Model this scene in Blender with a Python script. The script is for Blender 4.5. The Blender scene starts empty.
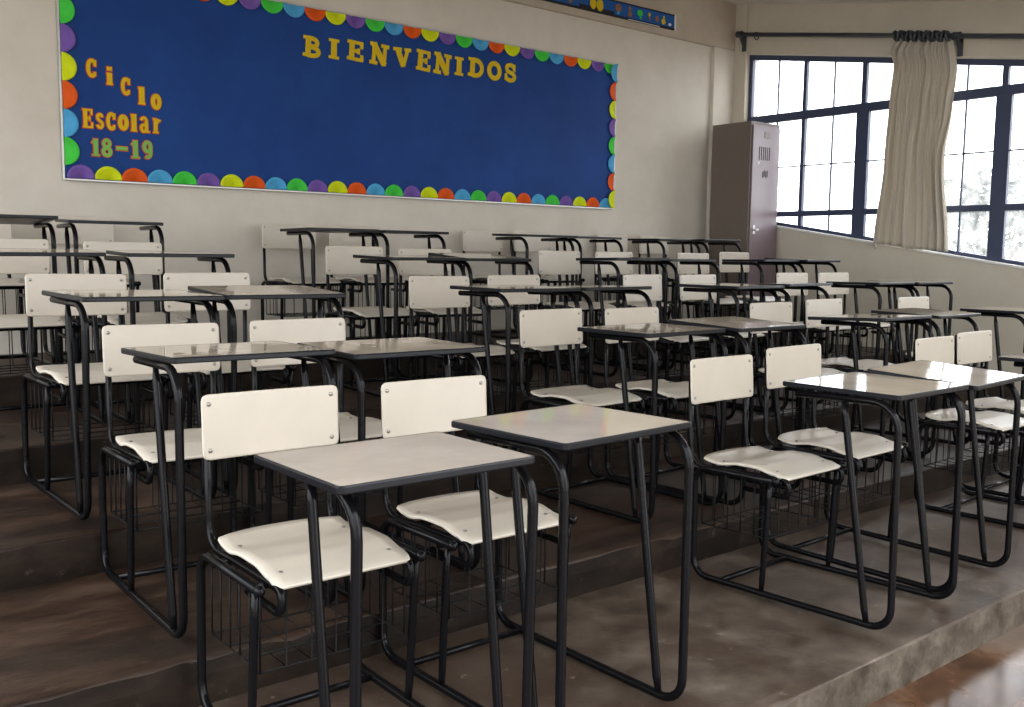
import bpy, bmesh, math, random
from mathutils import Vector, Matrix
random.seed(7)
C = bpy.context.scene.collection
PI = math.pi
CAM=dict(f=961.409,pitch=0.102085,roll=0.011265,yaw=0.682111,hc=1.1696)
DW,DD=0.4857,0.3911
UNITS={
  "11":[1.0864, 1.9297, 0.0034, 0.0028, -0.006, 0.0169, -0.0431, -0.0519, 0.0097, -0.0178, -0.0354, -0.091],
  "12":[1.6384, 1.9627, 0.0094, -0.0013, -0.0068, -0.0038, -0.0035, 0.0096, 0.0748, 0.0035, -0.0104, 0.0223],
  "13":[2.9413, 1.8828, 0.0378, -0.0044, -0.0047, -0.0152, 0.0206, 0.011, -0.0075, 0.0203, 0.0076, 0.0654],
  "14":[3.4223, 1.932, 0.0098, 0.0102, 0.0065, 0.0048, 0.0027, -0.027, 0.0538, 0.0516, -0.032, 0.0091],
  "15":[4.5442, 1.8918, 0.0263, -0.0023, 0.0004, -0.0038, -0.0077, 0.0189, -0.019, 0.0034, 0.0078, 0.0142],
  "16":[5.0733, 1.9564, 0.006, 0.0005, 0.0001, -0.0004, 0.0, 0.0, 0.0, 0.0, 0.0, 0.0],
  "21":[1.0899, 2.7826, -0.0306, 0.0042, -0.009, -0.0196, 0.0069, 0.0365, 0.0778, 0.0114, -0.0015, -0.0435],
  "22":[1.6149, 2.8101, 0.0075, -0.0, -0.0021, 0.0018, 0.005, -0.0036, -0.0189, 0.0087, -0.0207, -0.0124],
  "23":[2.9309, 2.8795, 0.0261, -0.0039, 0.0013, -0.0007, -0.0125, 0.0074, -0.0039, 0.003, 0.0121, 0.0048],
  "24":[3.3759, 2.8097, 0.0406, -0.0037, -0.004, -0.0119, -0.001, 0.0149, -0.0123, 0.0535, 0.0076, -0.005],
  "25":[4.4741, 2.8047, 0.0052, -0.0007, -0.0015, -0.0039, -0.0124, 0.0181, 0.0329, -0.0319, 0.0116, 0.0593],
  "26":[5.0739, 2.8746, 0.0174, 0.0031, -0.0006, -0.0005, 0.0068, -0.0049, -0.0008, 0.0295, -0.0066, -0.0022],
  "27":[6.0023, 2.8076, -0.0095, 0.0, 0.001, 0.0001, 0.0, 0.0, 0.0, 0.0, 0.0, 0.0],
  "31":[1.0735, 3.6743, 0.0266, 0.0064, -0.0121, 0.0123, 0.008, -0.0077, 0.0559, 0.0091, 0.0188, 0.021],
  "32":[1.6076, 3.6903, -0.0133, 0.0114, -0.0027, 0.0166, -0.004, -0.0031, -0.0097, 0.0379, -0.0038, 0.005],
  "33":[2.8691, 3.6826, 0.0211, -0.009, -0.0042, -0.0129, -0.0055, 0.0067, 0.0026, 0.0221, 0.0054, 0.0078],
  "34":[3.4151, 3.7473, 0.037, -0.0017, 0.0009, -0.0032, -0.0043, 0.0058, 0.0043, -0.0106, -0.0044, -0.0041],
  "35":[4.4208, 3.67, 0.1021, -0.0059, -0.0024, -0.0018, 0.0068, -0.0137, -0.0149, 0.0068, 0.0182, 0.019],
  "36":[4.9355, 3.6853, 0.0577, -0.0054, 0.003, -0.0079, 0.0047, -0.0056, -0.0038, -0.0177, 0.005, 0.0046],
  "37":[6.0171, 3.7309, 0.0112, 0.0031, 0.0008, 0.0038, -0.0024, 0.0024, -0.0008, -0.0119, 0.0023, 0.0021],
  "38":[6.4443, 3.713, -0.0276, 0.0039, 0.0006, 0.002, 0.0017, -0.0013, 0.0066, -0.001, -0.0043, -0.0067],
  "41":[1.0138, 4.6466, -0.0105, 0.0212, 0.0044, 0.0152, -0.0069, 0.0011, -0.0069, 0.0238, -0.0066, 0.0002],
  "42":[1.5456, 4.6085, -0.0028, 0.008, -0.0008, 0.0086, 0.0173, -0.003, -0.0395, 0.0195, -0.0474, -0.0101],
  "43":[2.8892, 4.6227, -0.0075, -0.0026, 0.0021, 0.0139, -0.0128, 0.0014, 0.0312, 0.0128, 0.0123, 0.0144],
  "44":[3.3637, 4.6249, -0.0326, -0.0111, -0.0043, 0.0009, -0.0126, 0.0096, -0.0025, 0.0706, -0.0116, 0.0011],
  "45":[4.5149, 4.6285, -0.0156, 0.0001, 0.0004, 0.0016, 0.0037, -0.0036, 0.0009, -0.0178, -0.0036, -0.0023],
  "46":[5.0809, 4.654, -0.012, -0.0041, -0.0, -0.0003, -0.0191, 0.0233, 0.0114, 0.0242, -0.0179, -0.0176],
  "47":[5.9757, 4.6402, 0.0122, -0.0016, 0.0002, -0.0021, 0.0123, -0.0132, 0.0269, -0.0026, -0.0294, -0.0322],
  "48":[6.4338, 4.619, 0.0042, 0.007, -0.0009, 0.0097, 0.0144, -0.0196, 0.0147, 0.0224, -0.0165, -0.0173],
  "51":[1.0447, 5.5555, -0.0037, 0.0047, 0.0026, -0.004, 0.0003, -0.0042, -0.0059, -0.0525, 0.0003, 0.0081],
  "52":[1.5881, 5.5692, -0.0207, 0.0085, -0.0018, -0.0018, -0.0004, -0.0019, -0.0885, 0.041, -0.092, -0.0149],
  "53":[2.9123, 5.5629, -0.0292, -0.0016, -0.0001, -0.0006, -0.0088, 0.0046, 0.0041, -0.0068, 0.0086, 0.0038],
  "54":[3.4184, 5.573, -0.0047, -0.0034, -0.0009, -0.0017, 0.0076, -0.0048, 0.0021, 0.0089, 0.0073, 0.0039],
  "55":[4.5557, 5.5675, -0.0137, -0.0067, -0.0013, -0.0034, 0.008, -0.0091, -0.0001, 0.0271, 0.0374, 0.0268],
  "56":[5.0925, 5.6065, -0.0012, -0.0029, -0.0012, 0.0014, -0.009, 0.0108, 0.0054, 0.0269, -0.0087, -0.0072],
  "57":[6.0581, 5.6522, -0.0031, -0.0012, -0.0002, -0.0004, -0.02, 0.0318, 0.0852, 0.0027, -0.1116, -0.1491],
  "58":[6.5325, 5.5981, -0.0122, -0.0024, 0.0007, -0.0039, -0.0081, 0.0099, 0.0047, -0.009, -0.0077, -0.0077],
}
# ---------------------------------------------------------------- materials
def new_mat(name):
    m = bpy.data.materials.new(name); m.use_nodes = True
    return m, m.node_tree, m.node_tree.nodes['Principled BSDF']
def simple(name, col, rough=.5, metal=0., spec=.5, bump=0., scale=60., coat=0.):
    m, t, b = new_mat(name)
    b.inputs['Base Color'].default_value = (*col, 1); b.inputs['Roughness'].default_value = rough
    b.inputs['Metallic'].default_value = metal; b.inputs['Specular IOR Level'].default_value = spec
    b.inputs['Coat Weight'].default_value = coat
    n = t.nodes.new('ShaderNodeTexNoise'); n.inputs['Scale'].default_value = scale; n.inputs['Detail'].default_value = 4
    tc = t.nodes.new('ShaderNodeTexCoord'); t.links.new(tc.outputs['Object'], n.inputs['Vector'])
    mx = t.nodes.new('ShaderNodeMix'); mx.data_type = 'RGBA'
    mx.inputs[6].default_value = (*[c*.9 for c in col], 1); mx.inputs[7].default_value = (*[min(1, c*1.08) for c in col], 1)
    t.links.new(n.outputs['Fac'], mx.inputs[0]); t.links.new(mx.outputs[2], b.inputs['Base Color'])
    if bump:
        bp = t.nodes.new('ShaderNodeBump'); bp.inputs['Strength'].default_value = bump; bp.inputs['Distance'].default_value = .004
        t.links.new(n.outputs['Fac'], bp.inputs['Height']); t.links.new(bp.outputs['Normal'], b.inputs['Normal'])
    return m
def ramp_mat(name, stops, scale, rough=(.4, .6), bump=.2, detail=8, stretch=(1, 1, 1), coord='Object', spec=.5, second=None, specks=None):
    m, t, b = new_mat(name)
    tc = t.nodes.new('ShaderNodeTexCoord'); mp = t.nodes.new('ShaderNodeMapping'); mp.inputs['Scale'].default_value = stretch
    t.links.new(tc.outputs[coord], mp.inputs['Vector'])
    n = t.nodes.new('ShaderNodeTexNoise'); n.inputs['Scale'].default_value = scale; n.inputs['Detail'].default_value = detail
    n.inputs['Roughness'].default_value = .65
    t.links.new(mp.outputs[0], n.inputs['Vector'])
    r = t.nodes.new('ShaderNodeValToRGB')
    while len(r.color_ramp.elements) < len(stops): r.color_ramp.elements.new(.5)
    for e, (p, c) in zip(r.color_ramp.elements, stops): e.position = p; e.color = (*c, 1)
    t.links.new(n.outputs['Fac'], r.inputs[0])
    out = r.outputs[0]
    if second:
        n2 = t.nodes.new('ShaderNodeTexNoise'); n2.inputs['Scale'].default_value = second[0]; n2.inputs['Detail'].default_value = 5
        t.links.new(tc.outputs[coord], n2.inputs['Vector'])
        r2 = t.nodes.new('ShaderNodeValToRGB'); r2.color_ramp.elements[0].position = second[1]; r2.color_ramp.elements[1].position = second[2]
        t.links.new(n2.outputs['Fac'], r2.inputs[0])
        mx = t.nodes.new('ShaderNodeMix'); mx.data_type = 'RGBA'; mx.inputs[7].default_value = (*second[3], 1)
        ml = t.nodes.new('ShaderNodeMath'); ml.operation = 'MULTIPLY'; ml.inputs[1].default_value = second[4]
        t.links.new(r2.outputs[0], ml.inputs[0]); t.links.new(ml.outputs[0], mx.inputs[0]); t.links.new(out, mx.inputs[6]); out = mx.outputs[2]
    if specks:
        n3 = t.nodes.new('ShaderNodeTexNoise'); n3.inputs['Scale'].default_value = 16; n3.inputs['Detail'].default_value = 6; n3.inputs['Roughness'].default_value = .7
        t.links.new(tc.outputs[coord], n3.inputs['Vector'])
        r3 = t.nodes.new('ShaderNodeValToRGB'); r3.color_ramp.elements[0].position = .62; r3.color_ramp.elements[1].position = .72
        t.links.new(n3.outputs['Fac'], r3.inputs[0]); mx3 = t.nodes.new('ShaderNodeMix'); mx3.data_type = 'RGBA'; mx3.inputs[7].default_value = (*specks, 1)
        t.links.new(r3.outputs[0], mx3.inputs[0]); t.links.new(out, mx3.inputs[6]); out = mx3.outputs[2]
    t.links.new(out, b.inputs['Base Color'])
    mr = t.nodes.new('ShaderNodeMapRange'); mr.inputs[3].default_value = rough[0]; mr.inputs[4].default_value = rough[1]
    t.links.new(n.outputs['Fac'], mr.inputs[0]); t.links.new(mr.outputs[0], b.inputs['Roughness'])
    b.inputs['Specular IOR Level'].default_value = spec
    bp = t.nodes.new('ShaderNodeBump'); bp.inputs['Strength'].default_value = bump; bp.inputs['Distance'].default_value = .01
    t.links.new(n.outputs['Fac'], bp.inputs['Height']); t.links.new(bp.outputs['Normal'], b.inputs['Normal'])
    return m
M = {}
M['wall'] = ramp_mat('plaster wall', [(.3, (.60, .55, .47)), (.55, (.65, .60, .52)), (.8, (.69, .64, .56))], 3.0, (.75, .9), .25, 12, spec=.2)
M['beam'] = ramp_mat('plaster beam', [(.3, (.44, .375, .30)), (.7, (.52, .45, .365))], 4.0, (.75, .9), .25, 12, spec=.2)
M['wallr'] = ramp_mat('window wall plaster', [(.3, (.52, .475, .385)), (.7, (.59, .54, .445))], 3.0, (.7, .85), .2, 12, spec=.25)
M['ceil'] = simple('ceiling paint', (.72, .69, .64), .9, bump=.2, scale=20)
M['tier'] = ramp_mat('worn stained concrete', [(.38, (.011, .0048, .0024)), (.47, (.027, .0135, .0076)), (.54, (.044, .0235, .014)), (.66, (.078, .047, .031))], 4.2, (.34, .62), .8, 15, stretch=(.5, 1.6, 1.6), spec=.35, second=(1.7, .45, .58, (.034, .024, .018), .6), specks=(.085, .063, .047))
M['riser'] = ramp_mat('shade darkened riser', [(.38, (.006, .0032, .0018)), (.5, (.0145, .0085, .0052)), (.66, (.030, .019, .012))], 5, (.55, .75), .8, 14, stretch=(.5, 1, 1), spec=.2, specks=(.055, .042, .032))  # tread brown made darker: shade is put into the riser colour
M['tier1'] = ramp_mat('worn grey brown concrete', [(.34, (.034, .022, .015)), (.46, (.068, .049, .036)), (.56, (.100, .076, .057)), (.70, (.155, .124, .096))], 4.6, (.34, .64), .8, 15, spec=.4, second=(2.1, .48, .57, (.046, .027, .0175), .7), specks=(.22, .175, .13))
M['riser1'] = ramp_mat('scuffed grey riser', [(.34, (.042, .030, .021)), (.5, (.085, .066, .050)), (.70, (.145, .118, .09))], 11, (.55, .8), .9, 14, spec=.2)
M['floor'] = ramp_mat('polished brown floor', [(.36, (.035, .014, .006)), (.5, (.095, .045, .021)), (.68, (.19, .115, .07))], 3.0, (.12, .32), .15, 10, second=(2.0, .50, .6, (.24, .20, .17), .5))
M['tube'] = simple('black enamel steel', (.004, .004, .005), .2, spec=.16, scale=90)
M['wire'] = simple('black wire', (.006, .006, .006), .6, spec=.2)
M['edge'] = simple('dark rubber edge', (.008, .009, .012), .32, spec=.25, scale=50, bump=.1)
M['plywood'] = simple('cream lacquered plywood', (.57, .515, .43), .34, spec=.45, scale=9)
M['plyedge'] = simple('pale plywood edge', (.70, .64, .54), .5)
M['bolt'] = simple('steel bolt', (.35, .33, .30), .35, metal=1)
def laminate():
    m, t, b = new_mat('worn glossy laminate')
    tc = t.nodes.new('ShaderNodeTexCoord')
    oi = t.nodes.new('ShaderNodeObjectInfo')
    ad = t.nodes.new('ShaderNodeVectorMath'); ad.operation = 'ADD'
    t.links.new(tc.outputs['Object'], ad.inputs[0]); t.links.new(oi.outputs['Location'], ad.inputs[1])
    n = t.nodes.new('ShaderNodeTexNoise'); n.inputs['Scale'].default_value = 7; n.inputs['Detail'].default_value = 9
    t.links.new(ad.outputs[0], n.inputs['Vector'])
    r = t.nodes.new('ShaderNodeValToRGB'); e = r.color_ramp.elements
    e[0].position = .3; e[0].color = (.55, .475, .37, 1); e[1].position = .62; e[1].color = (.63, .55, .44, 1)
    t.links.new(n.outputs['Fac'], r.inputs[0]); t.links.new(r.outputs[0], b.inputs['Base Color'])
    mr = t.nodes.new('ShaderNodeMapRange'); mr.inputs[1].default_value = .35; mr.inputs[2].default_value = .7
    mr.inputs[3].default_value = .03; mr.inputs[4].default_value = .10
    t.links.new(n.outputs['Fac'], mr.inputs[0]); t.links.new(mr.outputs[0], b.inputs['Roughness'])
    b.inputs['Specular IOR Level'].default_value = .65
    n2 = t.nodes.new('ShaderNodeTexNoise'); n2.inputs['Scale'].default_value = 14; n2.inputs['Detail'].default_value = 2
    t.links.new(ad.outputs[0], n2.inputs['Vector'])
    bp = t.nodes.new('ShaderNodeBump'); bp.inputs['Strength'].default_value = .10; bp.inputs['Distance'].default_value = .004
    t.links.new(n2.outputs['Fac'], bp.inputs['Height']); t.links.new(bp.outputs['Normal'], b.inputs['Normal'])
    return m
M['laminate'] = laminate()
M['frame'] = simple('flare tinted window steel', (.035, .048, .098), .45)  # blue cast of the flare is put into the steel's base colour
M['board'] = ramp_mat('navy paper', [(.3, (.009, .042, .19)), (.7, (.015, .062, .25))], 1.6, (.55, .7), .3, 6, spec=.15)
M['silver'] = simple('aluminium trim', (.55, .54, .52), .4, metal=.8)
for k, c in dict(p_purple=(.175, .095, .37), p_yellow=(.62, .72, .01), p_orange=(.72, .10, .012), p_blue=(.08, .37, .66), p_green=(.06, .58, .06),
                 l_yellow=(.66, .46, .012), l_green=(.20, .47, .10), l_red=(.62, .11, .02), brown=(.28, .14, .07), stripdark=(.02, .02, .03),
                 stripblue=(.02, .10, .33), white=(.75, .75, .72)).items():
    M[k] = simple(k, c, .65, spec=.15, scale=30)
M['curtain'] = simple('unbleached curtain cloth', (.58, .535, .45), .9, spec=.1, scale=120, bump=.15)
t = M['curtain'].node_tree; b = t.nodes['Principled BSDF']
tr = t.nodes.new('ShaderNodeBsdfTranslucent'); tr.inputs[0].default_value = (.62, .55, .43, 1)
ms = t.nodes.new('ShaderNodeMixShader'); ms.inputs[0].default_value = .22
t.links.new(b.outputs[0], ms.inputs[1]); t.links.new(tr.outputs[0], ms.inputs[2]); t.links.new(ms.outputs[0], t.nodes['Material Output'].inputs[0])
M['rod'] = simple('dark painted rod', (.035, .04, .05), .4)
M['locker'] = simple('brown locker steel', (.135, .105, .086), .42, spec=.5, scale=14)
M['lockdoor'] = simple('mauve brown locker door', (.165, .12, .135), .34, spec=.6, scale=8)
M['slot'] = simple('dark slot', (.055, .045, .05), .6)
M['bark'] = simple('bark', (.12, .09, .06), .9)
M['leaf'] = simple('tree leaves', (.13, .15, .12), .7)
M['ground'] = simple('outdoor ground', (.22, .20, .17), .9, scale=2)
def pane_mat():
    m, t, b = new_mat('dusty window glass')
    tc = t.nodes.new('ShaderNodeTexCoord'); n = t.nodes.new('ShaderNodeTexNoise'); n.inputs['Scale'].default_value = 9; n.inputs['Detail'].default_value = 8
    t.links.new(tc.outputs['Object'], n.inputs['Vector'])
    mr = t.nodes.new('ShaderNodeMapRange'); mr.inputs[1].default_value = .35; mr.inputs[2].default_value = .65
    mr.inputs[3].default_value = .05; mr.inputs[4].default_value = .20; t.links.new(n.outputs['Fac'], mr.inputs[0])
    tp = t.nodes.new('ShaderNodeBsdfTransparent'); tl = t.nodes.new('ShaderNodeBsdfTranslucent'); tl.inputs[0].default_value = (.9, .9, .9, 1)
    gl = t.nodes.new('ShaderNodeBsdfGlossy'); gl.inputs['Roughness'].default_value = .05
    m1 = t.nodes.new('ShaderNodeMixShader'); m2 = t.nodes.new('ShaderNodeMixShader'); m2.inputs[0].default_value = .06
    t.links.new(mr.outputs[0], m1.inputs[0]); t.links.new(tp.outputs[0], m1.inputs[1]); t.links.new(tl.outputs[0], m1.inputs[2])
    t.links.new(m1.outputs[0], m2.inputs[1]); t.links.new(gl.outputs[0], m2.inputs[2]); t.links.new(m2.outputs[0], t.nodes['Material Output'].inputs[0])
    t.nodes.remove(b); return m
M['glass'] = pane_mat()

# ---------------------------------------------------------------- mesh helpers
def box(bm, x0, x1, y0, y1, z0, z1):
    v = [bm.verts.new(p) for p in ((x0, y0, z0), (x1, y0, z0), (x1, y1, z0), (x0, y1, z0), (x0, y0, z1), (x1, y0, z1), (x1, y1, z1), (x0, y1, z1))]
    for f in ((0, 3, 2, 1), (4, 5, 6, 7), (0, 1, 5, 4), (1, 2, 6, 5), (2, 3, 7, 6), (3, 0, 4, 7)): bm.faces.new([v[i] for i in f])
def prism(bm, poly, f0, f1):
    """poly: 2d points; f0,f1 map (u,v)->3d for both caps."""
    a = [bm.verts.new(f0(*p)) for p in poly]; c = [bm.verts.new(f1(*p)) for p in poly]; n = len(poly)
    bm.faces.new(a); bm.faces.new(c[::-1])
    for i in range(n): bm.faces.new((a[i], c[i], c[(i+1) % n], a[(i+1) % n]))
def fillet(pts, rads, seg=6):
    pts = [Vector(p) for p in pts]; out = [pts[0]]
    for i in range(1, len(pts)-1):
        p, a, c = pts[i], pts[i-1], pts[i+1]; r = rads[i-1] if isinstance(rads, (list, tuple)) else rads
        d1 = (a-p).normalized(); d2 = (c-p).normalized(); ang = d1.angle(d2); l = r/math.tan(ang/2)
        l = min(l, (a-p).length*.95, (c-p).length*.95); r = l*math.tan(ang/2)
        cen = p+(d1+d2).normalized()*(r/math.sin(ang/2)); s = p+d1*l-cen; e = p+d2*l-cen; tot = s.angle(e); ax = s.cross(e).normalized()
        for k in range(seg+1): out.append(cen+Matrix.Rotation(tot*k/seg, 3, ax) @ s)
    out.append(pts[-1]); return out
def tube(bm, pts, r, n=8, taper=None, caps=True):
    pts = [Vector(p) for p in pts]; rings = []
    t0 = (pts[1]-pts[0]).normalized(); up = Vector((0, 0, 1)) if abs(t0.z) < .9 else Vector((1, 0, 0)); nrm = t0.cross(up).normalized()
    for i, p in enumerate(pts):
        t = ((pts[min(i+1, len(pts)-1)]-p).normalized()+(p-pts[max(i-1, 0)]).normalized()).normalized()
        nrm = (nrm-t*nrm.dot(t)).normalized(); bn = t.cross(nrm); rr = r if taper is None else taper[i]
        rings.append([bm.verts.new(p+(nrm*math.cos(2*PI*k/n)+bn*math.sin(2*PI*k/n))*rr) for k in range(n)])
    for a, c in zip(rings, rings[1:]):
        for k in range(n):
            f = bm.faces.new((a[k], a[(k+1) % n], c[(k+1) % n], c[k])); f.smooth = True
    if caps: bm.faces.new(rings[0][::-1]); bm.faces.new(rings[-1])
def obj(name, bm, m, parent=None, bevel=0, smooth=False, kind=None):
    bmesh.ops.recalc_face_normals(bm, faces=bm.faces)
    if smooth:
        for f in bm.faces: f.smooth = True
    me = bpy.data.meshes.new(name); bm.to_mesh(me); bm.free()
    for x in (m if isinstance(m, (list, tuple)) else [m]): me.materials.append(x)
    o = bpy.data.objects.new(name, me); C.objects.link(o); o.parent = parent
    if bevel:
        b = o.modifiers.new('Bevel', 'BEVEL'); b.width = bevel; b.segments = 2; b.limit_method = 'ANGLE'
    if kind: o['kind'] = kind
    return o
def obj_nr(name, bm, m, parent=None, smooth=False):
    if smooth:
        for f in bm.faces: f.smooth = True
    me = bpy.data.meshes.new(name); bm.to_mesh(me); bm.free()
    for x in m: me.materials.append(x)
    o = bpy.data.objects.new(name, me); C.objects.link(o); o.parent = parent
    return o
def tag(o, label, cat, group=None):
    o['label'] = label; o['category'] = cat
    if group: o['group'] = group
    return o
def thing(name, label, cat, loc, group=None):
    o = bpy.data.objects.new(name, None); o.empty_display_size = .1; C.objects.link(o); o.location = loc
    return tag(o, label, cat, group)
def rrect(w, h, r, n=5):
    out = []
    for cx, cy, a0 in ((w/2-r, h/2-r, 0), (-w/2+r, h/2-r, 90), (-w/2+r, -h/2+r, 180), (w/2-r, -h/2+r, 270)):
        for k in range(n+1):
            a = math.radians(a0+90*k/n); out.append((cx+r*math.cos(a), cy+r*math.sin(a)))
    return out

# ---------------------------------------------------------------- room
TZ = [0., .130, .264, .406, .565]
RIS = [[(-4, 1.43), (7.7, 1.43)], [(-4, 2.35), (7.7, 2.35)], [(-4, 3.10), (.8, 3.18), (3.0, 3.29), (7.7, 3.29)],
       [(-4, 3.99), (.8, 4.05), (3.0, 4.165), (7.7, 4.13)], [(-4, 5.09), (7.7, 5.09)]]
XR, YB, LF = 7.70, 6.14, -13.5/13.5*4.0
def ris_y(k, x):
    L = RIS[k]
    for (a, b), (c, d) in zip(L, L[1:]):
        if a <= x <= c: return b+(d-b)*(x-a)/(c-a)
    return L[-1][1]
bm = bmesh.new(); box(bm, -4, 8.0, -5, 1.6, -.33, -.13); obj('floor', bm, M['floor'], kind='structure')
rnd = random.Random(3)
for k in range(5):
    # platform with a slightly chipped, rounded nosing
    bm = bmesh.new(); zt = TZ[k]; zb = -.33 if k == 0 else TZ[k-1]-.02
    n = 150; prof = []
    for i in range(n+1):
        x = -4+11.7*i/n; y = ris_y(k, x); j = rnd.uniform(-1, 1); c = rnd.uniform(.004, .012) + (rnd.random() < .06)*.012
        prof.append([bm.verts.new(q) for q in ((x, y+.006*j*.4, zb), (x, y-.002, zt-.05), (x, y+c*.25, zt-c), (x, y+c, zt-c*.2), (x, y+.05, zt), (x, 6.3, zt), (x, 6.3, zb))])
    for a, c in zip(prof, prof[1:]):
        for q in range(7):
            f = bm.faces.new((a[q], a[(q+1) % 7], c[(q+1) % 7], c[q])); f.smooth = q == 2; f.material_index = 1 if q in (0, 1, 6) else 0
    bm.faces.new(prof[0]); bm.faces.new(prof[-1][::-1])
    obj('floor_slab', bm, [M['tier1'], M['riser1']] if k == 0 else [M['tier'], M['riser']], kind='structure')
# back wall panel (recessed), beam above and pillar in the corner
bm = bmesh.new(); box(bm, -4, 7.95, YB, YB+.2, -.33, 4.0); obj('wall_back', bm, M['wall'], kind='structure')
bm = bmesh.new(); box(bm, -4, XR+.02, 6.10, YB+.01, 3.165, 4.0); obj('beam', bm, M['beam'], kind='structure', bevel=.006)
bm = bmesh.new(); box(bm, 7.40, XR+.02, 6.10, YB+.01, .56, 3.165); obj('pillar', bm, M['wall'], kind='structure', bevel=.006)
# window wall with the raking opening
XW = 7.78
def ztop(y): return 3.112-.1640*(5.948-y)
def zsill(y): return 1.478+.1545*(y-5.6)
YW0, YW1 = .9, 5.965
def wall_poly(pts, name='wall_right', x0=XR, x1=XR+.22, m='wallr'):
    bm = bmesh.new(); prism(bm, pts, lambda u, v: (x0, u, v), lambda u, v: (x1, u, v)); return obj(name, bm, M[m], kind='structure', bevel=.008)
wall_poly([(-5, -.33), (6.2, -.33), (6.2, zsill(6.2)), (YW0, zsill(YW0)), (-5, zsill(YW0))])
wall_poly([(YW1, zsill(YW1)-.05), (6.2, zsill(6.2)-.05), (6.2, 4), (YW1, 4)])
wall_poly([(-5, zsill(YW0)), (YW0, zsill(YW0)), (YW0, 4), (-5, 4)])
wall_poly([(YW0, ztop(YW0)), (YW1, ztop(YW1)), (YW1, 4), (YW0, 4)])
# sill ledge
bm = bmesh.new(); prism(bm, [(YW0, zsill(YW0)-.012), (YW1, zsill(YW1)-.012), (YW1, zsill(YW1)+.006), (YW0, zsill(YW0)+.006)], lambda u, v: (XR-.012, u, v), lambda u, v: (XR+.2, u, v))
obj('window_sill', bm, M['white'], kind='structure', bevel=.003)
# ceiling: rakes down toward the front with the tiers, then level
def zc(y): return 3.60-.175*(6.1-max(y, 2.2))
bm = bmesh.new(); prism(bm, [(-.5, zc(0)), (2.2, zc(2.2)), (6.3, zc(6.3)), (6.3, zc(6.3)+.25), (2.2, zc(2.2)+.25), (-.5, zc(0)+.25)], lambda u, v: (-1.4, u, v), lambda u, v: (7.95, u, v))
obj('ceiling', bm, M['ceil'], kind='structure')
# left wall: a low parapet, open to daylight above (outside the picture)
bm = bmesh.new(); box(bm, -4.2, -4, -5, 6.3, -.33, .9)
obj('wall_left', bm, M['wall'], kind='structure')
# ---------------------------------------------------------------- window: steel frame and panes
wf = bpy.data.objects.new('window_1', None); C.objects.link(wf); wf.location = (XW, 3.4, 1.2); wf['kind'] = 'structure'
off = Vector((-XW, -3.4, -1.2))
def wobj(name, bm, m, parent=wf, **kw):
    bmesh.ops.translate(bm, verts=bm.verts, vec=off if parent is wf else (0, 0, 0))
    return obj(name, bm, m, parent, **kw)
Z1, Z2, ZM = 2.485, 1.583, 2.022
def vbar(bm, y, w, za, zb, x0=-.02, x1=.02):
    prism(bm, [(y-w/2, za(y-w/2)), (y+w/2, za(y+w/2)), (y+w/2, zb(y+w/2)), (y-w/2, zb(y-w/2))], lambda u, v: (XW+x0, u, v), lambda u, v: (XW+x1, u, v))
K = lambda z: (lambda y: z)
bm = bmesh.new()
for f, g in ((zsill, lambda y: zsill(y)+.035), (lambda y: ztop(y)-.045, ztop)):
    prism(bm, [(YW0, f(YW0)), (YW1, f(YW1)), (YW1, g(YW1)), (YW0, g(YW0))], lambda u, v: (XW-.022, u, v), lambda u, v: (XW+.022, u, v))
vbar(bm, YW1-.02, .04, zsill, ztop); vbar(bm, YW0+.02, .04, zsill, ztop)
wobj('window_frame', bm, M['frame'])
YEND = {Z1: 0, Z2: 0}
for z, w in ((Z1, .075), (Z2, .05)):
    ylo = max(YW0, 5.948-(3.112-z)/.164 if z > 2.3 else YW0)
    bm = bmesh.new(); box(bm, XW-.024, XW+.024, ylo, YW1, z-w/2, z+w/2); wobj('transom', bm, M['frame'])
thick = [(5.335, .036), (4.735, .045), (4.13, .036), (3.53, .045), (2.93, .036), (2.33, .036), (1.73, .036), (1.2, .036)]
for i, (y, w) in enumerate(thick):
    bm = bmesh.new(); zt = ztop(y)
    if zt > Z1+.05: vbar(bm, y, w, K(Z1), ztop, -.019, .019)
    vbar(bm, y, .12 if i in (1, 3, 5) else w, zsill, K(min(Z1, zt)), -.021, .021)
    wobj('mullion', bm, M['frame'])
bm = bmesh.new()
for y in (5.63, 5.035, 4.43, 3.83, 3.23, 2.63, 2.03, 1.45): vbar(bm, y, .012, zsill, ztop, -.012, .006)
box(bm, XW-.012, XW+.006, YW0, YW1, ZM-.006, ZM+.006)
wobj('glazing_bar', bm, M['frame'])
# panes between the thick bars
ys = [YW1]+[y for y, _ in thick]+[YW0]
for a, c in zip(ys, ys[1:]):
    bm = bmesh.new(); prism(bm, [(c, zsill(c)), (a, zsill(a)), (a, ztop(a)), (c, ztop(c))], lambda u, v: (XW+.008, u, v), lambda u, v: (XW+.012, u, v))
    wobj('window_pane', bm, M['glass'])

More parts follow.
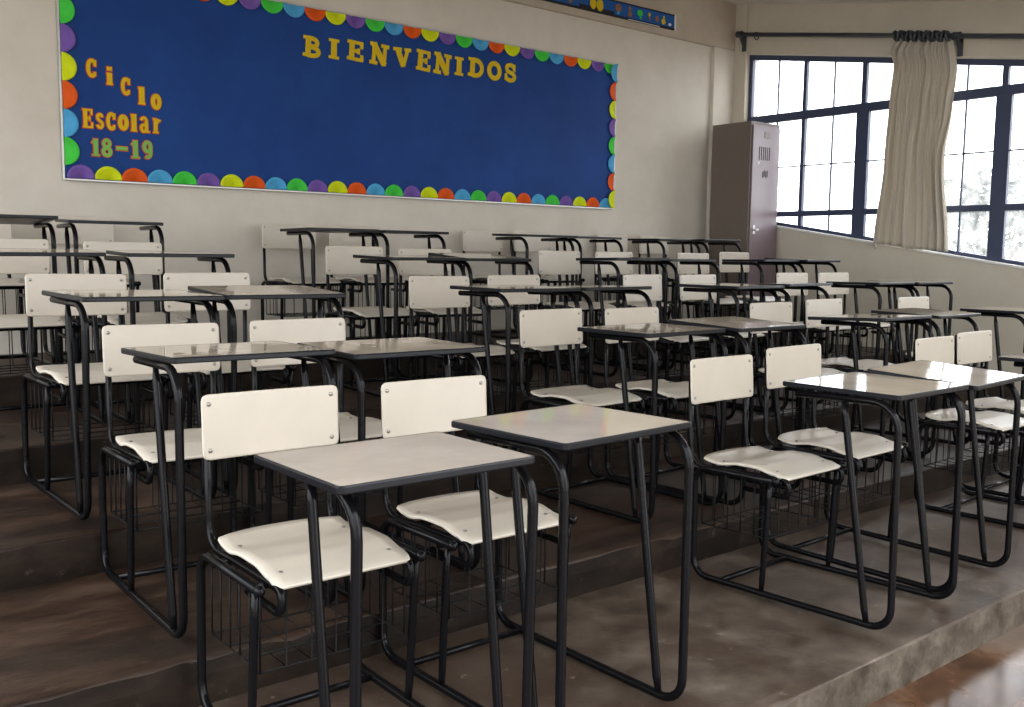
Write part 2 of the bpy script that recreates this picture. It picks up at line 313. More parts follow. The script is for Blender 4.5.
# ---------------------------------------------------------------- curtain rod and curtain
def rodp(y): return Vector((7.62, y, 3.290-.1704*(5.983-y)))
rt = thing('curtain_rod', 'dark curtain rod running down the wall above the window', 'curtain rod', rodp(4.0))
bm = bmesh.new(); tube(bm, [rodp(6.0)-rodp(4), rodp(.9)-rodp(4)], .020, 12); obj('rod', bm, M['rod'], rt)
for y in (5.985, 3.865, 1.6):
    p = rodp(y)-rodp(4); bm = bmesh.new()
    tube(bm, [p+Vector((.078, 0, -.10)), p+Vector((.01, 0, -.02)), p+Vector((-.01, 0, .0))], .014, 8, taper=[.022, .016, .026])
    box(bm, p.x+.062, p.x+.08, p.y-.02, p.y+.02, p.z-.15, p.z+.02)
    tube(bm, [p+Vector((0, .03, .005)), p+Vector((0, -.03, -.005))], .032, 12)
    obj('rod_bracket', bm, M['rod'], rt, bevel=.003)
def ring_bm(cx, R=.030, r=.005, tilt=0.):
    bm = bmesh.new(); pts = [Vector((R*math.cos(a), tilt*math.sin(a)*R, R*math.sin(a))) for a in [2*PI*i/18 for i in range(19)]]
    tube(bm, [p+cx for p in pts], r, 6, caps=False); return bm
o = obj('curtain_ring', ring_bm(Vector((0, 0, 0)), .034, .006), M['rod']); o.location = rodp(5.79)+Vector((0, 0, -.014))
tag(o, 'single dark ring left alone on the rod near the corner pillar', 'curtain ring')
ct = thing('curtain', 'unbleached cloth curtain gathered together in front of the window', 'curtain', rodp(4.2))
bm = bmesh.new(); N, R_ = 220, 50; grid = []
for j in range(R_+1):
    v = j/R_; row = []
    def lerp(L, q):
        for (a, b), (c, d) in zip(L, L[1:]):
            if q <= c: w_ = (q-a)/(c-a); w_ = w_*w_*(3-2*w_); return b+(d-b)*w_
        return L[-1][1]
    ya = lerp([(0, 4.36), (.07, 4.44), (.13, 4.405), (.3, 4.42), (.6, 4.435), (1, 4.50)], v); yb = lerp([(0, 3.905), (.15, 3.865), (.32, 3.885), (.55, 3.92), (1, 3.845)], v)
    for i in range(N+1):
        u = i/N; y = ya+(yb-ya)*u
        amp = .021+.026*v
        ph = u*PI*2*8.5+2.2*math.sin(u*6+v*.8)+.9*math.sin(u*17+1.5+v*.7)+.35*math.sin(v*5+u*11)
        x = 7.635-.015*v+amp*math.sin(ph)*(.6+.4*math.sin(u*14+v*1.5))+.008*math.sin(u*PI*2*23+v*3+2*math.sin(v*4))
        x = min(x, 7.745 if v < .15 else 7.69)
        y += .014*math.cos(ph*1.02)*v
        zt_ = rodp(y).z-.012; zb_ = zsill(y)-.010+.035*u-.05*(u < .06)*(1-u/.06)+.006*math.sin(u*9)
        z = zt_+(zb_-zt_)*v
        row.append(bm.verts.new(Vector((x, y, z))-rodp(4.2)))
    grid.append(row)
for j in range(R_):
    for i in range(N): bm.faces.new((grid[j][i], grid[j][i+1], grid[j+1][i+1], grid[j+1][i]))
co = obj('cloth', bm, M['curtain'], ct, smooth=True)
s = co.modifiers.new('Solidify', 'SOLIDIFY'); s.thickness = .003
for i in range(13):
    y = 4.38-i*.037; p = rodp(y)-rodp(4.2)
    obj('hanging_ring', ring_bm(p+Vector((0, 0, -.004)), .034, .014, .25*(-1)**i), M['rod'], ct)

# ---------------------------------------------------------------- locker in the corner
L = thing('locker', 'tall brown metal locker standing in the corner beside the window', 'locker', (7.455, 5.745, .565))
w, d, h = .215, .22, 1.835
bm = bmesh.new(); box(bm, -w, w, -d, d, .0, h); obj('body', bm, M['locker'], L, bevel=.004)
bm = bmesh.new(); box(bm, -w+.02, w-.008, -d-.014, -d, .05, h-.03); dr = obj('door', bm, M['lockdoor'], L, bevel=.004)
for i in range(6):
    bm = bmesh.new(); box(bm, -.10+i*.03, -.096+i*.03+.004, -d-.0175, -d-.010, h-.34, h-.22); obj('vent_slot', bm, M['slot'], dr)
for i in range(4):
    bm = bmesh.new(); box(bm, -.04+i*.022, -.03+i*.022, -d-.0175, -d-.010, h-.50+.01*(i % 2), h-.44+.01*(i % 2)); obj('vent_slot', bm, M['slot'], dr)
bm = bmesh.new(); box(bm, -.03, .05, -d-.018, -d-.013, h-.14, h-.08); obj('number_plate', bm, M['locker'], dr, bevel=.002)
bm = bmesh.new(); box(bm, -.155, -.13, -d-.019, -d-.013, .82, .90); tube(bm, [(-.142, -d-.016, .86), (-.142, -d-.040, .86)], .010, 10); box(bm, -.148, -.108, -d-.046, -d-.038, .853, .867)
obj('handle', bm, M['silver'], dr, bevel=.002)
bm = bmesh.new(); prism(bm, [(-.12, h-.36), (-.09, h-.36), (-.105, h-.40)], lambda u, v: (u, -d-.0155, v), lambda u, v: (u, -d-.013, v)); obj('sticker', bm, M['white'], dr)

# ---------------------------------------------------------------- bulletin board
BX0, BX1, BZ0, BZ1, BY = 1.557, 6.097, 1.587, 2.827, 6.112
B = thing('bulletin_board', 'wide blue bulletin board reading BIENVENIDOS edged with coloured paper plates', 'bulletin board', ((BX0+BX1)/2, YB, BZ0))
ob = Vector((-(BX0+BX1)/2, -YB, -BZ0))
def bobj(name, bm, m, parent=B, label=None, **kw):
    bmesh.ops.translate(bm, verts=bm.verts, vec=ob); o = obj(name, bm, m, parent, **kw)
    if label: o['label'] = label
    return o
bm = bmesh.new(); box(bm, BX0+.004, BX1-.004, BY, YB-.002, BZ0+.004, BZ1-.004); bobj('backing', bm, M['board'], bevel=.001)
bm = bmesh.new()
box(bm, BX0-.006, BX1+.006, BY-.006, YB-.002, BZ0-.008, BZ0+.004); box(bm, BX0-.006, BX1+.006, BY-.006, YB-.002, BZ1-.004, BZ1+.006)
box(bm, BX0-.008, BX0+.004, BY-.006, YB-.002, BZ0, BZ1); box(bm, BX1-.004, BX1+.006, BY-.006, YB-.002, BZ0, BZ1)
bobj('edging', bm, M['silver'], bevel=.002)
CY = ['p_purple', 'p_yellow', 'p_orange', 'p_blue', 'p_green']
def plate(cx, cz, dirx, dirz, mat, R=.083, lift=0.):
    """half of a paper plate: flat well, sloping wall, raised rim; the cut side lies along the board edge"""
    bm = bmesh.new(); n = 18; rows = []
    base = math.atan2(dirz, dirx)
    for rr, yy in ((0, .004), (.60*R, .004), (.72*R, .010), (.93*R, .015), (R, .012)):
        row = []
        for i in range(n+1):
            a = base-PI/2+PI*i/n; row.append(bm.verts.new((cx+rr*math.cos(a), BY-yy-lift, cz+rr*math.sin(a))))
        rows.append(row)
    for a, c in zip(rows, rows[1:]):
        for i in range(n):
            vs = (a[i], a[i+1], c[i+1], c[i])
            bm.faces.new(vs)
    bmesh.ops.remove_doubles(bm, verts=bm.verts, dist=1e-5)
    o = bobj('paper_plate', bm, M[mat], smooth=True, label={'p_purple': 'purple', 'p_yellow': 'yellow green', 'p_orange': 'orange', 'p_blue': 'light blue', 'p_green': 'green'}[mat]+' paper plate half')
    s = o.modifiers.new('Solidify', 'SOLIDIFY'); s.thickness = .002
for i in range(29): plate(1.650+i*.1551, BZ0+.006, 0, 1, CY[i % 5], .081)
for i in range(-7, 22): plate(2.723+i*.157, BZ1-.004, 0, -1, ['p_purple', 'p_green', 'p_blue', 'p_orange', 'p_yellow'][i % 5], .083)
for i in range(7): plate(BX0+.006, 1.748+i*.1615, 1, 0, ['p_green', 'p_blue', 'p_orange', 'p_yellow', 'p_purple'][i % 5], .083)
for i in range(8): plate(BX1-.004, 2.752-i*.1555, -1, 0, ['p_blue', 'p_orange', 'p_yellow', 'p_purple', 'p_green'][i % 5], .080, .014 if i in (0, 7) else 0.)
# lettering
def arc(cx, cy, rx, ry, a0, a1, n=14): return [(cx+rx*math.cos(math.radians(a0+(a1-a0)*k/n)), cy+ry*math.sin(math.radians(a0+(a1-a0)*k/n))) for k in range(n+1)]
def ser(x, y, w=.34, t=.11): return ([(x-w/2, y), (x+w/2, y)], t)
G = {
 'B': [([(.24, .02), (.24, .98)], .22), ser(.2, .055, .4), ser(.2, .945, .4), ([(.24, .94)]+arc(.42, .735, .30, .205, 90, -90)+[(.24, .53)], .15), ([(.24, .5)]+arc(.45, .275, .36, .22, 90, -90)+[(.24, .055)], .16)],
 'I': [([(.5, .02), (.5, .98)], .34), ser(.5, .055, .9), ser(.5, .945, .9)],
 'E': [([(.26, .02), (.26, .98)], .24), ([(.02, .055), (.92, .055)], .11), ([(.02, .945), (.88, .945)], .11), ([(.26, .5), (.66, .5)], .11), ([(.88, .03), (.88, .30)], .12), ([(.84, .70), (.84, .97)], .12), ([(.66, .38), (.66, .62)], .10)],
 'N': [([(.2, .03), (.2, .97)], .13), ([(.8, .03), (.8, .97)], .13), ([(.17, .95), (.80, .07)], .25), ser(.2, .055, .38), ser(.16, .945, .3), ser(.8, .945, .38)],
 'V': [([(.2, .95), (.52, .05)], .25), ([(.82, .95), (.52, .05)], .13), ser(.2, .945, .44), ser(.82, .945, .34)],
 'D': [([(.24, .02), (.24, .98)], .24), ser(.2, .055, .4), ser(.2, .945, .4), ([(.24, .94)]+arc(.44, .5, .40, .44, 90, -90, 20)+[(.24, .055)], .18)],
 'O': [(arc(.5, .5, .38, .42, 0, 360, 32), .21)],
 'S': [(arc(.5, .73, .30, .21, 20, 250, 16)+arc(.5, .27, .34, .22, 80, -160, 16), .18), ([(.80, .62), (.80, .97)], .09), ([(.16, .04), (.16, .38)], .09)],
 'C': [(arc(.52, .5, .36, .41, 50, 310, 26), .24), ([(.80, .62), (.80, .93)], .18), ([(.78, .10), (.78, .30)], .16)],
 'i': [([(.5, .02), (.5, .64)], .42), ser(.5, .06, .9, .12), ser(.4, .62, .6, .12), ([(.5, .78), (.5, .97)], .42)],
 'l': [([(.5, .02), (.5, .98)], .46), ser(.5, .06, .96, .12), ser(.38, .93, .7, .12)],
 'o': [(arc(.5, .5, .31, .38, 0, 360, 28), .30)],
 's': [(arc(.5, .72, .27, .19, 10, 250, 14)+arc(.5, .28, .29, .20, 80, -170, 14), .22)],
 'a': [([(.64, .06), (.64, .70)], .24), (arc(.42, .70, .24, .22, 0, 165, 12), .17), (arc(.38, .28, .22, .20, 60, 330, 18), .20), ([(.6, .08), (.95, .08)], .12)],
 'r': [([(.32, .02), (.32, .93)], .30), ser(.32, .06, .62, .12), ser(.22, .92, .4, .12), ([(.40, .62), (.60, .88), (.85, .80)], .22)],
 '1': [([(.55, .02), (.55, .97)], .34), ser(.55, .06, .9, .12), ([(.15, .72), (.5, .90)], .16)],
 '8': [(arc(.5, .74, .27, .19, 0, 360, 22), .22), (arc(.5, .27, .32, .21, 0, 360, 22), .24)],
 '-': [([(.05, .5), (.95, .5)], .5)],
 '9': [(arc(.5, .66, .29, .26, 0, 360, 24), .24), ([(.80, .66), (.78, .38)]+arc(.48, .34, .30, .26, 0, -120, 10), .22)],
}
def ribbon(bm, pts, w, fx, fz, y0, y1, sx, sz, grow=0):
    closed = len(pts) > 6 and (Vector(pts[0])-Vector(pts[-1])).length < 1e-4
    P = [Vector((p[0]*sx, p[1]*sz)) for p in pts]; sc = math.sqrt(sx*sz); hw = w*sc/2+grow
    if closed: P = P[:-1]
    n = len(P); Lf, Rt = [], []
    for i, p in enumerate(P):
        if closed: a, c = P[i-1], P[(i+1) % n]
        else: a, c = P[max(i-1, 0)], P[min(i+1, n-1)]
        t = (c-a).normalized(); nn = Vector((-t.y, t.x)); q = p.copy()
        if grow and not closed and i == 0: q = p-t*grow
        if grow and not closed and i == n-1: q = p+t*grow
        Lf.append(q+nn*hw); Rt.append(q-nn*hw)
    m = n if closed else n-1
    V = lambda q, y: bm.verts.new((fx+q.x, y, fz+q.y))
    fl = [V(q, y0) for q in Lf]; fr = [V(q, y0) for q in Rt]; bl = [V(q, y1) for q in Lf]; br = [V(q, y1) for q in Rt]
    for i in range(m):
        j = (i+1) % n
        bm.faces.new((fl[i], fl[j], fr[j], fr[i])); bm.faces.new((bl[i], br[i], br[j], bl[j]))
        bm.faces.new((fl[i], bl[i], bl[j], fl[j])); bm.faces.new((fr[i], fr[j], br[j], br[i]))
    if not closed:
        for i in (0, n-1): bm.faces.new((fl[i], fr[i], br[i], bl[i]))
def letter(ch, x0, x1, z0, z1, m, outline=None, rot=0):
    bm = bmesh.new()
    for k, (pts, w) in enumerate(G[ch]): ribbon(bm, pts, w, x0, z0, BY-.0075-.0001*k, BY-.001, x1-x0, z1-z0, grow=0 if outline else .0045)
    if rot:
        c = Vector(((x0+x1)/2, 0, (z0+z1)/2)); bmesh.ops.rotate(bm, verts=bm.verts, cent=c, matrix=Matrix.Rotation(rot, 3, 'Y'))
    o = bobj('letter', bm, M[m])
    if outline:
        bm = bmesh.new()
        for k, (pts, w) in enumerate(G[ch]): ribbon(bm, pts, w, x0, z0, BY-.004-.0001*k, BY-.0005, x1-x0, z1-z0, grow=.005)
        o2 = obj_raw = bobj('letter_outline', bm, M[outline], o); 
def L_(s): return s
for ch, x0, x1, z0, z1, r in [('B', 3.11, 3.249, 2.501, 2.631, .05), ('I', 3.30, 3.378, 2.512, 2.642, .03), ('E', 3.446, 3.578, 2.523, 2.652, .06), ('N', 3.629, 3.777, 2.516, 2.662, .08), ('V', 3.831, 3.972, 2.528, 2.658, -.04), ('E', 4.023, 4.148, 2.526, 2.667, .07),
                              ('N', 4.18, 4.33, 2.519, 2.668, .08), ('I', 4.37, 4.447, 2.532, 2.663, .03), ('D', 4.50, 4.65, 2.540, 2.671, .06), ('O', 4.682, 4.817, 2.538, 2.673, 0), ('S', 4.846, 4.975, 2.545, 2.679, .04)]:
    letter(ch, x0, x1, z0, z1, 'l_yellow', rot=r)
for ch, x0, x1, z0, z1 in [('C', 1.70, 1.76, 2.188, 2.297), ('i', 1.811, 1.851, 2.155, 2.265), ('C', 1.897, 1.953, 2.106, 2.212), ('l', 1.997, 2.038, 2.060, 2.168), ('o', 2.073, 2.136, 2.039, 2.134),
                           ('E', 1.669, 1.730, 1.891, 2.004), ('s', 1.743, 1.792, 1.892, 1.986), ('C', 1.805, 1.861, 1.889, 1.996), ('o', 1.872, 1.934, 1.895, 1.989), ('l', 1.948, 1.984, 1.893, 2.0), ('a', 1.999, 2.064, 1.891, 1.991), ('r', 2.081, 2.134, 1.894, 1.989)]:
    letter(ch, x0, x1, z0, z1, 'l_yellow', 'l_red')
for ch, x0, x1, z0, z1 in [('1', 1.712, 1.761, 1.729, 1.835), ('8', 1.770, 1.835, 1.732, 1.836), ('-', 1.854, 1.927, 1.773, 1.799), ('1', 1.942, 1.995, 1.731, 1.844), ('9', 2.010, 2.077, 1.736, 1.844)]:
    letter(ch, x0, x1, z0, z1, 'l_green', 'l_red')
# ---------------------------------------------------------------- picture strip on the beam
Sx0, Sx1, Sz0, Sz1, Sy = 4.3, 6.80, 3.232, 3.350, 6.10
A = thing('picture_strip', 'narrow blue picture strip fixed to the beam above the bulletin board', 'picture strip', ((Sx0+Sx1)/2, Sy, Sz0))
oa = Vector((-(Sx0+Sx1)/2, -Sy, -Sz0))
def aobj(name, bm, m, **kw):
    bmesh.ops.translate(bm, verts=bm.verts, vec=oa); return obj(name, bm, m, A, **kw)
bm = bmesh.new(); box(bm, Sx0, Sx1, Sy-.014, Sy, Sz0, Sz1); aobj('backing', bm, M['stripblue'])
bm = bmesh.new(); box(bm, Sx0, Sx1+.008, Sy-.02, Sy, Sz0-.01, Sz0+.004); box(bm, Sx0, Sx1, Sy-.02, Sy, Sz1-.003, Sz1+.006); aobj('edging', bm, M['stripdark'])
bm = bmesh.new(); box(bm, Sx1, Sx1+.018, Sy-.022, Sy, Sz0-.012, Sz1+.008); box(bm, 6.2, 6.6, Sy-.023, Sy-.02, Sz0-.012, Sz0-.006); aobj('white_edging', bm, M['white'])
bm = bmesh.new(); box(bm, 5.62, 6.03, Sy-.017, Sy-.013, Sz0, Sz0+.03); aobj('caption_band', bm, M['stripdark'])
def blob(cx, cz, rx, rz, m):
    bm = bmesh.new(); prism(bm, arc(cx, cz, rx, rz, 0, 342, 19), lambda u, v: (u, Sy-.018, v), lambda u, v: (u, Sy-.013, v)); aobj('picture', bm, M[m])
for cx, cz, rx, rz, m in [(5.78, 3.29, .035, .05, 'l_yellow'), (5.86, 3.285, .04, .05, 'l_yellow'), (5.52, 3.29, .02, .045, 'brown'), (5.3, 3.29, .03, .04, 'brown'), (6.08, 3.300, .036, .032, 'brown'), (6.08, 3.258, .018, .012, 'p_blue'),
                          (6.22, 3.315, .016, .022, 'brown'), (6.225, 3.27, .024, .024, 'brown'), (6.35, 3.30, .033, .028, 'p_green'), (6.36, 3.26, .014, .010, 'p_green'), (6.47, 3.305, .016, .018, 'l_yellow'), (6.475, 3.275, .012, .018, 'brown'),
                          (6.57, 3.285, .022, .026, 'brown'), (6.655, 3.275, .026, .026, 'l_yellow'), (6.66, 3.312, .010, .016, 'l_yellow'), (6.74, 3.262, .018, .012, 'white'), (5.0, 3.29, .04, .04, 'p_green'), (4.7, 3.29, .04, .04, 'l_yellow')]:
    blob(cx, cz, rx, rz, m)

# ---------------------------------------------------------------- the school desk: chair and writing top on one steel frame
TR = .0118
root = thing('school_desk', 'school desk', 'school desk', (0, 0, 0))
def P3(x, l): return [(x, a, c) for a, c in l]
for s in (-1, 1):
    x = s*.215
    bm = bmesh.new()
    path = [(x, .035, .411), (x, .375, .411), (x, .375, .0125), (x, -.388, .0125), (x, -.388, .7215), (x, -.035, .7215)]
    tube(bm, fillet(path, [.055, .065, .07, .085], 6), TR, 8)
    bmesh.ops.create_uvsphere(bm, u_segments=8, v_segments=6, radius=.0145, matrix=Matrix.Translation((x, .035, .411)))
    obj('side_frame', bm, M['tube'], root, smooth=True)
    bm = bmesh.new(); pts = [Vector((x, -.205, .714)), Vector((x, -.212, .67)), Vector((x, -.30, .06)), Vector((x, -.308, .018))]
    tube(bm, pts, TR, 8, taper=[.0075, .0115, .0115, .0085]); obj('brace', bm, M['tube'], root, smooth=True)
    bm = bmesh.new(); tube(bm, [(x, .055, .405), (x, .062, .34), (x, .078, .06), (x, .080, .018)], TR, 8, taper=[.009, .0105, .0105, .0085]); obj('leg', bm, M['tube'], root, smooth=True)
    # backrest post running under the seat and hooking back
    xp = s*.172; bm = bmesh.new()
    pth = fillet([(xp, .436, .785), (xp, .430, .405), (xp, .012, .411), (xp, .012, .352), (xp, .19, .356)], [.065, .026, .026], 6)
    tube(bm, pth, .0100, 8); obj('back_post', bm, M['tube'], root, smooth=True)
for y, z, xx, nm in ((.255, .0135, .205, 'crossbar'), (.10, .398, .215, 'seat_crossbar'), (.30, .398, .215, 'seat_crossbar')):
    bm = bmesh.new(); tube(bm, [(-xx, y, z), (xx, y, z)], .0100, 8); obj(nm, bm, M['tube'], root, smooth=True)
# wire book basket
bm = bmesh.new(); wr = .0026; x0, x1, y0, y1, zb, zt_ = -.195, .195, .075, .355, .200, .398
def wire(*p): tube(bm, p, wr, 5)
for z in (zb,):
    for a, c in (((x0, y0), (x1, y0)), ((x1, y0), (x1, y1)), ((x1, y1), (x0, y1)), ((x0, y1), (x0, y0))):
        if z == zb or a[1] != y0 or c[1] != y0: wire((*a, z), (*c, z))
for i in range(1, 5): y = y0+(y1-y0)*i/5; wire((x0, y, zt_), (x0, y, zb)); wire((x1, y, zt_), (x1, y, zb))
for i in range(1, 6): x = x0+(x1-x0)*i/6; wire((x, y1, zt_), (x, y1, zb), (x, y0, zb), (x, y0, zt_))
for i in range(1, 3): y = y0+(y1-y0)*i/3; wire((x0, y, zb), (x1, y, zb))
for x in (x0, x1): wire((x, y0, zt_), (x, y0, zb)); wire((x, y1, zt_), (x, y1, zb))
obj('wire_basket', bm, M['wire'], root)
# writing top
DZ = .75
dt = None
bm = bmesh.new(); po = rrect(DW-.010, DD-.010, .010)
prism(bm, po, lambda u, v: (u, v, -.012), lambda u, v: (u, v, 0)); dt = obj('writing_top', bm, M['laminate'], root)
dt.location = (0, -DD/2, DZ)
bm = bmesh.new()
ro = rrect(DW, DD, .013); ri = rrect(DW-.010, DD-.010, .010); n = len(ro); mid = rrect(DW-.004, DD-.004, .012)
L1 = [bm.verts.new((u, v, .0004)) for u, v in ri]; L2 = [bm.verts.new((u, v, .0002)) for u, v in mid]; L3 = [bm.verts.new((u, v, -.003)) for u, v in ro]
L4 = [bm.verts.new((u, v, -.013)) for u, v in ro]; L5 = [bm.verts.new((u, v, -.016)) for u, v in mid]; L6 = [bm.verts.new((u*.9, v*.9, -.016)) for u, v in ri]
for a, c in ((L1, L2), (L2, L3), (L3, L4), (L4, L5), (L5, L6)):
    for i in range(n): bm.faces.new((a[i], a[(i+1) % n], c[(i+1) % n], c[i]))
bm.faces.new(L6)
e = obj('edge_band', bm, M['edge'], dt, smooth=False); e['label'] = 'dark rubber edge'
# seat
BW, BZ, BH = .383, .796, .166
bm = bmesh.new(); NT, NS = 20, 12; gr = []
def prof(t):
    pts = [(0, -.020), (.12, -.008), (.32, .006), (.5, .006), (.75, -.006), (.9, -.003), (1, .005)]
    for (a, b), (c, d) in zip(pts, pts[1:]):
        if t <= c:
            q = (t-a)/(c-a); q = q*q*(3-2*q); return b+(d-b)*q
    return pts[-1][1]
for i in range(NT+1):
    t = i/NT; y = .018+.395*t; hw = .180*(1-.05*max(0, (t-.5)/.5)**2)
    if t < .05: hw -= .008*(1-t/.05)**2
    row = []
    for j in range(NS+1):
        s = -1+2*j/NS; row.append(bm.verts.new((s*hw, y-.045*abs(s)**2.4*max(0, (t-.5)/.5)**1.5, .437+prof(t)-.004*(1-s*s)*(t > .3))))
    gr.append(row)
for a, c in zip(gr, gr[1:]):
    for j in range(NS): bm.faces.new((a[j], a[j+1], c[j+1], c[j]))
st = obj('seat', bm, [M['plywood'], M['plyedge']], root, smooth=True)
sm = st.modifiers.new('Solidify', 'SOLIDIFY'); sm.thickness = .009; sm.offset = -1; sm.material_offset_rim = 1
def bolt_bm(loc, axis):
    bm = bmesh.new(); bmesh.ops.create_uvsphere(bm, u_segments=10, v_segments=5, radius=.0062)
    sc = [1, 1, 1]; sc[axis] = .45; bmesh.ops.scale(bm, vec=sc, verts=bm.verts); bmesh.ops.translate(bm, vec=loc, verts=bm.verts); return bm
for sx in (-.145, .145):
    for sy in (.075, .30): obj('bolt', bolt_bm((sx, sy, .437+prof((sy-.018)/.395)+.001), 2), M['bolt'], st, smooth=True)
# backrest: slightly bowed plywood plate with round corners
bm = bmesh.new(); po = rrect(BW, BH, .017)
def bk(d): return lambda u, v: (u+.002, .414+.010*(v/BH+.5)+d+.006*(1-(2*u/BW)**2), BZ-BH/2+v)
NX_ = 14; NZ_ = 8
fr, bkv = {}, {}
def inside(u, v):   # pull grid corners onto the rounded outline
    r = .017; cx = BW/2-r; cz = BH/2-r
    if abs(u) > cx and abs(v) > cz:
        dx, dz = abs(u)-cx, abs(v)-cz; m = max(dx, dz); l = math.hypot(dx, dz)
        if l > 1e-9: dx, dz = dx/l*m, dz/l*m
        return math.copysign(cx+dx, u), math.copysign(cz+dz, v)
    return u, v
XO = .002
us = [-BW/2, -BW/2+.006, -BW/2+.017]+[(-BW/2+.017)+(BW-.034)*k/10 for k in range(1, 10)]+[BW/2-.017, BW/2-.006, BW/2]
vs_ = [-BH/2, -BH/2+.006, -BH/2+.017]+[(-BH/2+.017)+(BH-.034)*k/4 for k in range(1, 4)]+[BH/2-.017, BH/2-.006, BH/2]
g0 = [[bm.verts.new(bk(0)(*inside(u, v))) for v in vs_] for u in us]
for i in range(len(us)-1):
    for j in range(len(vs_)-1): bm.faces.new((g0[i][j], g0[i+1][j], g0[i+1][j+1], g0[i][j+1]))
for f in bm.faces: f.normal_update()
if sum(f.normal.y for f in bm.faces) > 0: bmesh.ops.reverse_faces(bm, faces=bm.faces)
br = obj_nr('backrest', bm, [M['plywood'], M['plyedge']], root, smooth=True)
sm = br.modifiers.new('Solidify', 'SOLIDIFY'); sm.thickness = .0065; sm.offset = -1; sm.material_offset_rim = 1
for sx in (-.172, .172):
    for sz in (.024, .142): obj('bolt', bolt_bm((sx, .4125+.010*(1-sz/BH)+.001, BZ-sz), 1), M['bolt'], br, smooth=True)

def dup(o, parent=None):
    c = o.copy(); C.objects.link(c); c.parent = parent
    for ch in list(o.children): dup(ch, c)
    return c
ROW = {1: 'front row', 2: 'second row', 3: 'third row', 4: 'fourth row', 5: 'back row by the wall'}
WHERE = {1: 'outer desk of the leftmost pair', 2: 'inner desk of the leftmost pair', 3: 'left desk of the second pair from the left', 4: 'right desk of the second pair from the left',
         5: 'left desk of the third pair from the left', 6: 'right desk of the third pair from the left', 7: 'left desk of the pair beside the window wall', 8: 'right desk of the pair beside the window wall'}
SPECIAL = {'11': 'front row school desk whose wide cream top stands closest to the camera, leftmost',
           '12': 'front row school desk with coloured plates mirrored in its top, second from the left',
           '13': 'front row school desk with its whole chair in clear view, left of middle pair',
           '14': 'front row school desk with window glare striping its top, right of the middle pair',
           '15': 'front row school desk by the right picture edge, left of the two chairs there',
           '16': 'front row school desk by the right picture edge, right of the two chairs there',
           '27': 'second row school desk standing alone beside the window wall'}
RW = {1: 'front', 2: 'second', 3: 'third', 4: 'fourth', 5: 'back'}
first = True
# keep the two tops of a pair clear of each other
for r in range(1, 6):
    for c in (1, 3, 5, 7):
        a, b = UNITS.get(f'{r}{c}'), UNITS.get(f'{r}{c+1}')
        if not a or not b: continue
        for q in (a, b): q[8] = max(-.045, min(.075, q[8])); q[10] = max(-.04, min(.02, q[10]))
        need = DW*(1+(a[10]+b[10])/2)+DD*.5*abs(a[2]+a[8]-b[2]-b[8])+(.012 if r > 2 else .018)
        gap = (b[0]+b[6])-(a[0]+a[6])
        if gap < need:
            k_ = max(-.03, (gap-need)/DW*.5); a[10] += k_; b[10] += k_; need += DW*k_
            a[0] -= (need-gap)/2; b[0] += (need-gap)/2
for n, u in UNITS.items():
    r, c = int(n[0]), int(n[1])
    x, y, a, dz, tx, ty, ddx, ddy, da, dtl, kw, kd = u
    lim = (ris_y(r, x-.25) if r < 5 else 6.055)-.392
    if r == 2: y = min(y, 2.862)
    if r == 3 and x > 2.5: y = max(y, 3.695)
    y = min(y, lim)
    o = root if first else dup(root)
    first = False
    o.name = 'school_desk'
    R3 = Matrix.Rotation(a, 3, 'Z'); T = Matrix(((1, 0, -tx), (0, 1, -ty), (tx, ty, 1)))
    need = abs(tx)*.23+abs(ty)*.34
    o.location = (x, y, TZ[r-1]+need+max(0, min(dz, .008))-min(need, .003))
    o.rotation_euler = (T @ R3).to_euler()
    w_ = [q for q in o.children if q.name.startswith('writing_top')][0]
    w_.location = (ddx, -DD/2+ddy, DZ+abs(dtl)*.1); w_.rotation_euler = (dtl, 0, da); w_.scale = (1+kw, 1+kd, 1)
    lab = SPECIAL.get(n) or f'{RW[r]} row school desk, {WHERE[c]}'
    tag(o, lab, 'school desk', 'school desks with attached chairs in the raked rows')

# ---------------------------------------------------------------- outdoors beyond the window
bm = bmesh.new(); box(bm, -40, 7.8, -40, -5, -1.2, -.34); box(bm, -40, -4.2, -5, 30, -1.2, -.34); obj('ground', bm, M['ground'], kind='structure')  # unseen ground, added to cut low sky light reaching the risers
bm = bmesh.new(); box(bm, 7.95, 40, -25, 30, -1.2, -1.0); o = obj('ground', bm, M['ground'], kind='structure')
def tree(x, y, h, rad, label, seed):
    rn = random.Random(seed); t = thing('tree', label, 'tree', (x, y, -1), 'trees outside the window')
    bm = bmesh.new(); tube(bm, [(0, 0, 0), (.1, .05, h*.3), (0, .1, h*.6)], .2, 8, taper=[.22, .16, .1]); obj('trunk', bm, M['bark'], t)
    bm = bmesh.new()
    for i in range(2600):
        d = Vector((rn.gauss(0, 1), rn.gauss(0, 1), rn.gauss(0, 1))).normalized()*rad*rn.uniform(.45, 1)**.6
        d.z *= .8; d += Vector((0, 0, h*.62)); s = rn.uniform(.08, .2); q = Matrix.Rotation(rn.uniform(0, 6), 3, Vector((rn.uniform(-1, 1), rn.uniform(-1, 1), rn.uniform(-1, 1))))
        vs = [bm.verts.new(d+q @ Vector(p)*s) for p in ((-1, 0, 0), (0, -.5, 0), (1, 0, .1), (0, .5, 0))]; bm.faces.new(vs)
    obj('crown', bm, M['leaf'], t)
tree(22, 9.5, 4.2, 2.2, 'leafy tree seen through the panes right of the curtain, farther back', 1)
tree(17, 4.2, 4.4, 2.0, 'leafy tree seen through the panes at the right picture edge', 2)
tree(21, 16.5, 3.3, 1.7, 'low leafy tree seen through the lower panes beside the locker', 3)

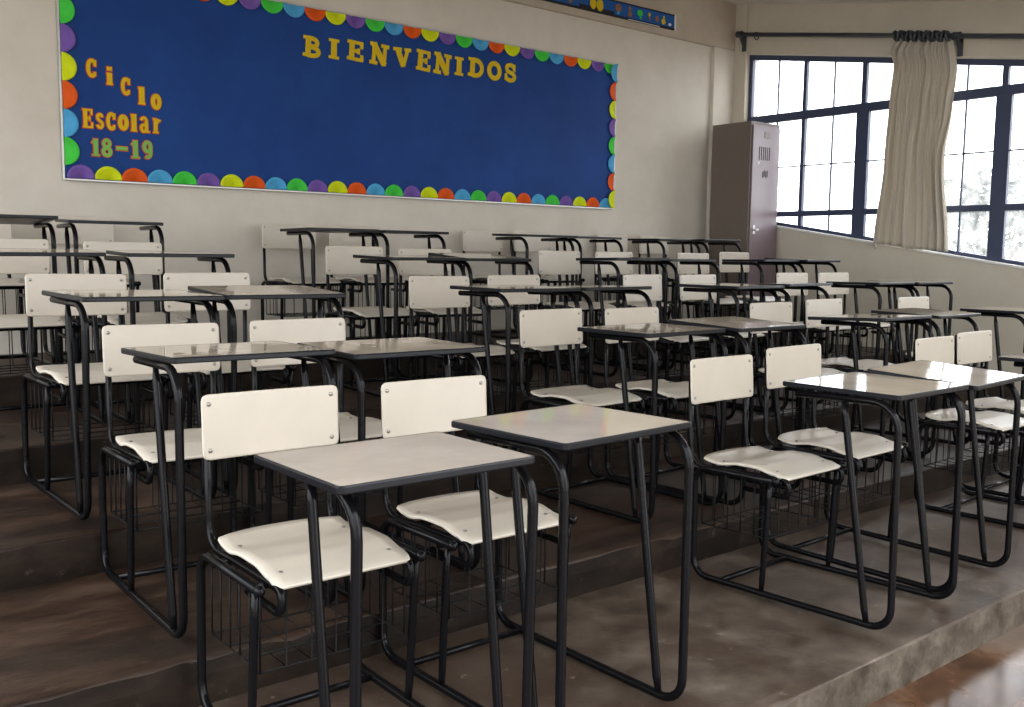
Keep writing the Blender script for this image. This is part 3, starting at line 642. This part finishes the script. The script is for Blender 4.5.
# ---------------------------------------------------------------- light
W = bpy.data.worlds.new('World'); bpy.context.scene.world = W; W.use_nodes = True
t = W.node_tree; bg = t.nodes['Background']; bg.inputs[0].default_value = (.93, .96, 1, 1)
tc = t.nodes.new('ShaderNodeTexCoord'); sp = t.nodes.new('ShaderNodeSeparateXYZ'); t.links.new(tc.outputs['Generated'], sp.inputs[0])
acc = None   # an overcast sky: brightest over the window side, bright overhead, dim along the horizon in front
for sock, a, b_, amt in (('X', 0, .8, 4.0), ('Z', .15, .8, 2.4), ('X', -.2, -.9, 1.8)):
    mr = t.nodes.new('ShaderNodeMapRange'); mr.interpolation_type = 'SMOOTHSTEP'
    mr.inputs[1].default_value = a; mr.inputs[2].default_value = b_; mr.inputs[3].default_value = 0; mr.inputs[4].default_value = amt
    if b_ < a: mr.inputs[1].default_value = b_; mr.inputs[2].default_value = a; mr.inputs[3].default_value = amt; mr.inputs[4].default_value = 0
    t.links.new(sp.outputs[sock], mr.inputs[0])
    ad = t.nodes.new('ShaderNodeMath'); ad.operation = 'ADD'; ad.inputs[1].default_value = 1.35
    t.links.new(mr.outputs[0], ad.inputs[0])
    if acc is not None: t.links.new(acc, ad.inputs[1])
    acc = ad.outputs[0]
t.links.new(acc, bg.inputs[1])

# ---------------------------------------------------------------- camera
cam = bpy.data.cameras.new('Camera'); co = bpy.data.objects.new('Camera', cam); C.objects.link(co)
cam.sensor_width = 36; cam.lens = CAM['f']/1024*36; cam.clip_start = .05
cy, sy = math.cos(CAM['yaw']), math.sin(CAM['yaw']); cp, sp_ = math.cos(CAM['pitch']), math.sin(CAM['pitch'])
fwd = Vector((sy*cp, cy*cp, -sp_)); rt_ = Vector((cy, -sy, 0)); up = rt_.cross(fwd); cr, sr = math.cos(CAM['roll']), math.sin(CAM['roll'])
r2 = rt_*cr+up*sr; u2 = up*cr-rt_*sr
co.matrix_world = Matrix(((r2.x, u2.x, -fwd.x, 0), (r2.y, u2.y, -fwd.y, 0), (r2.z, u2.z, -fwd.z, CAM['hc']), (0, 0, 0, 1)))
S = bpy.context.scene; S.camera = co
S.view_settings.view_transform = 'Standard'; S.view_settings.look = 'None'; S.view_settings.gamma = 1; S.view_settings.use_curve_mapping = False
S.view_settings.exposure = .48
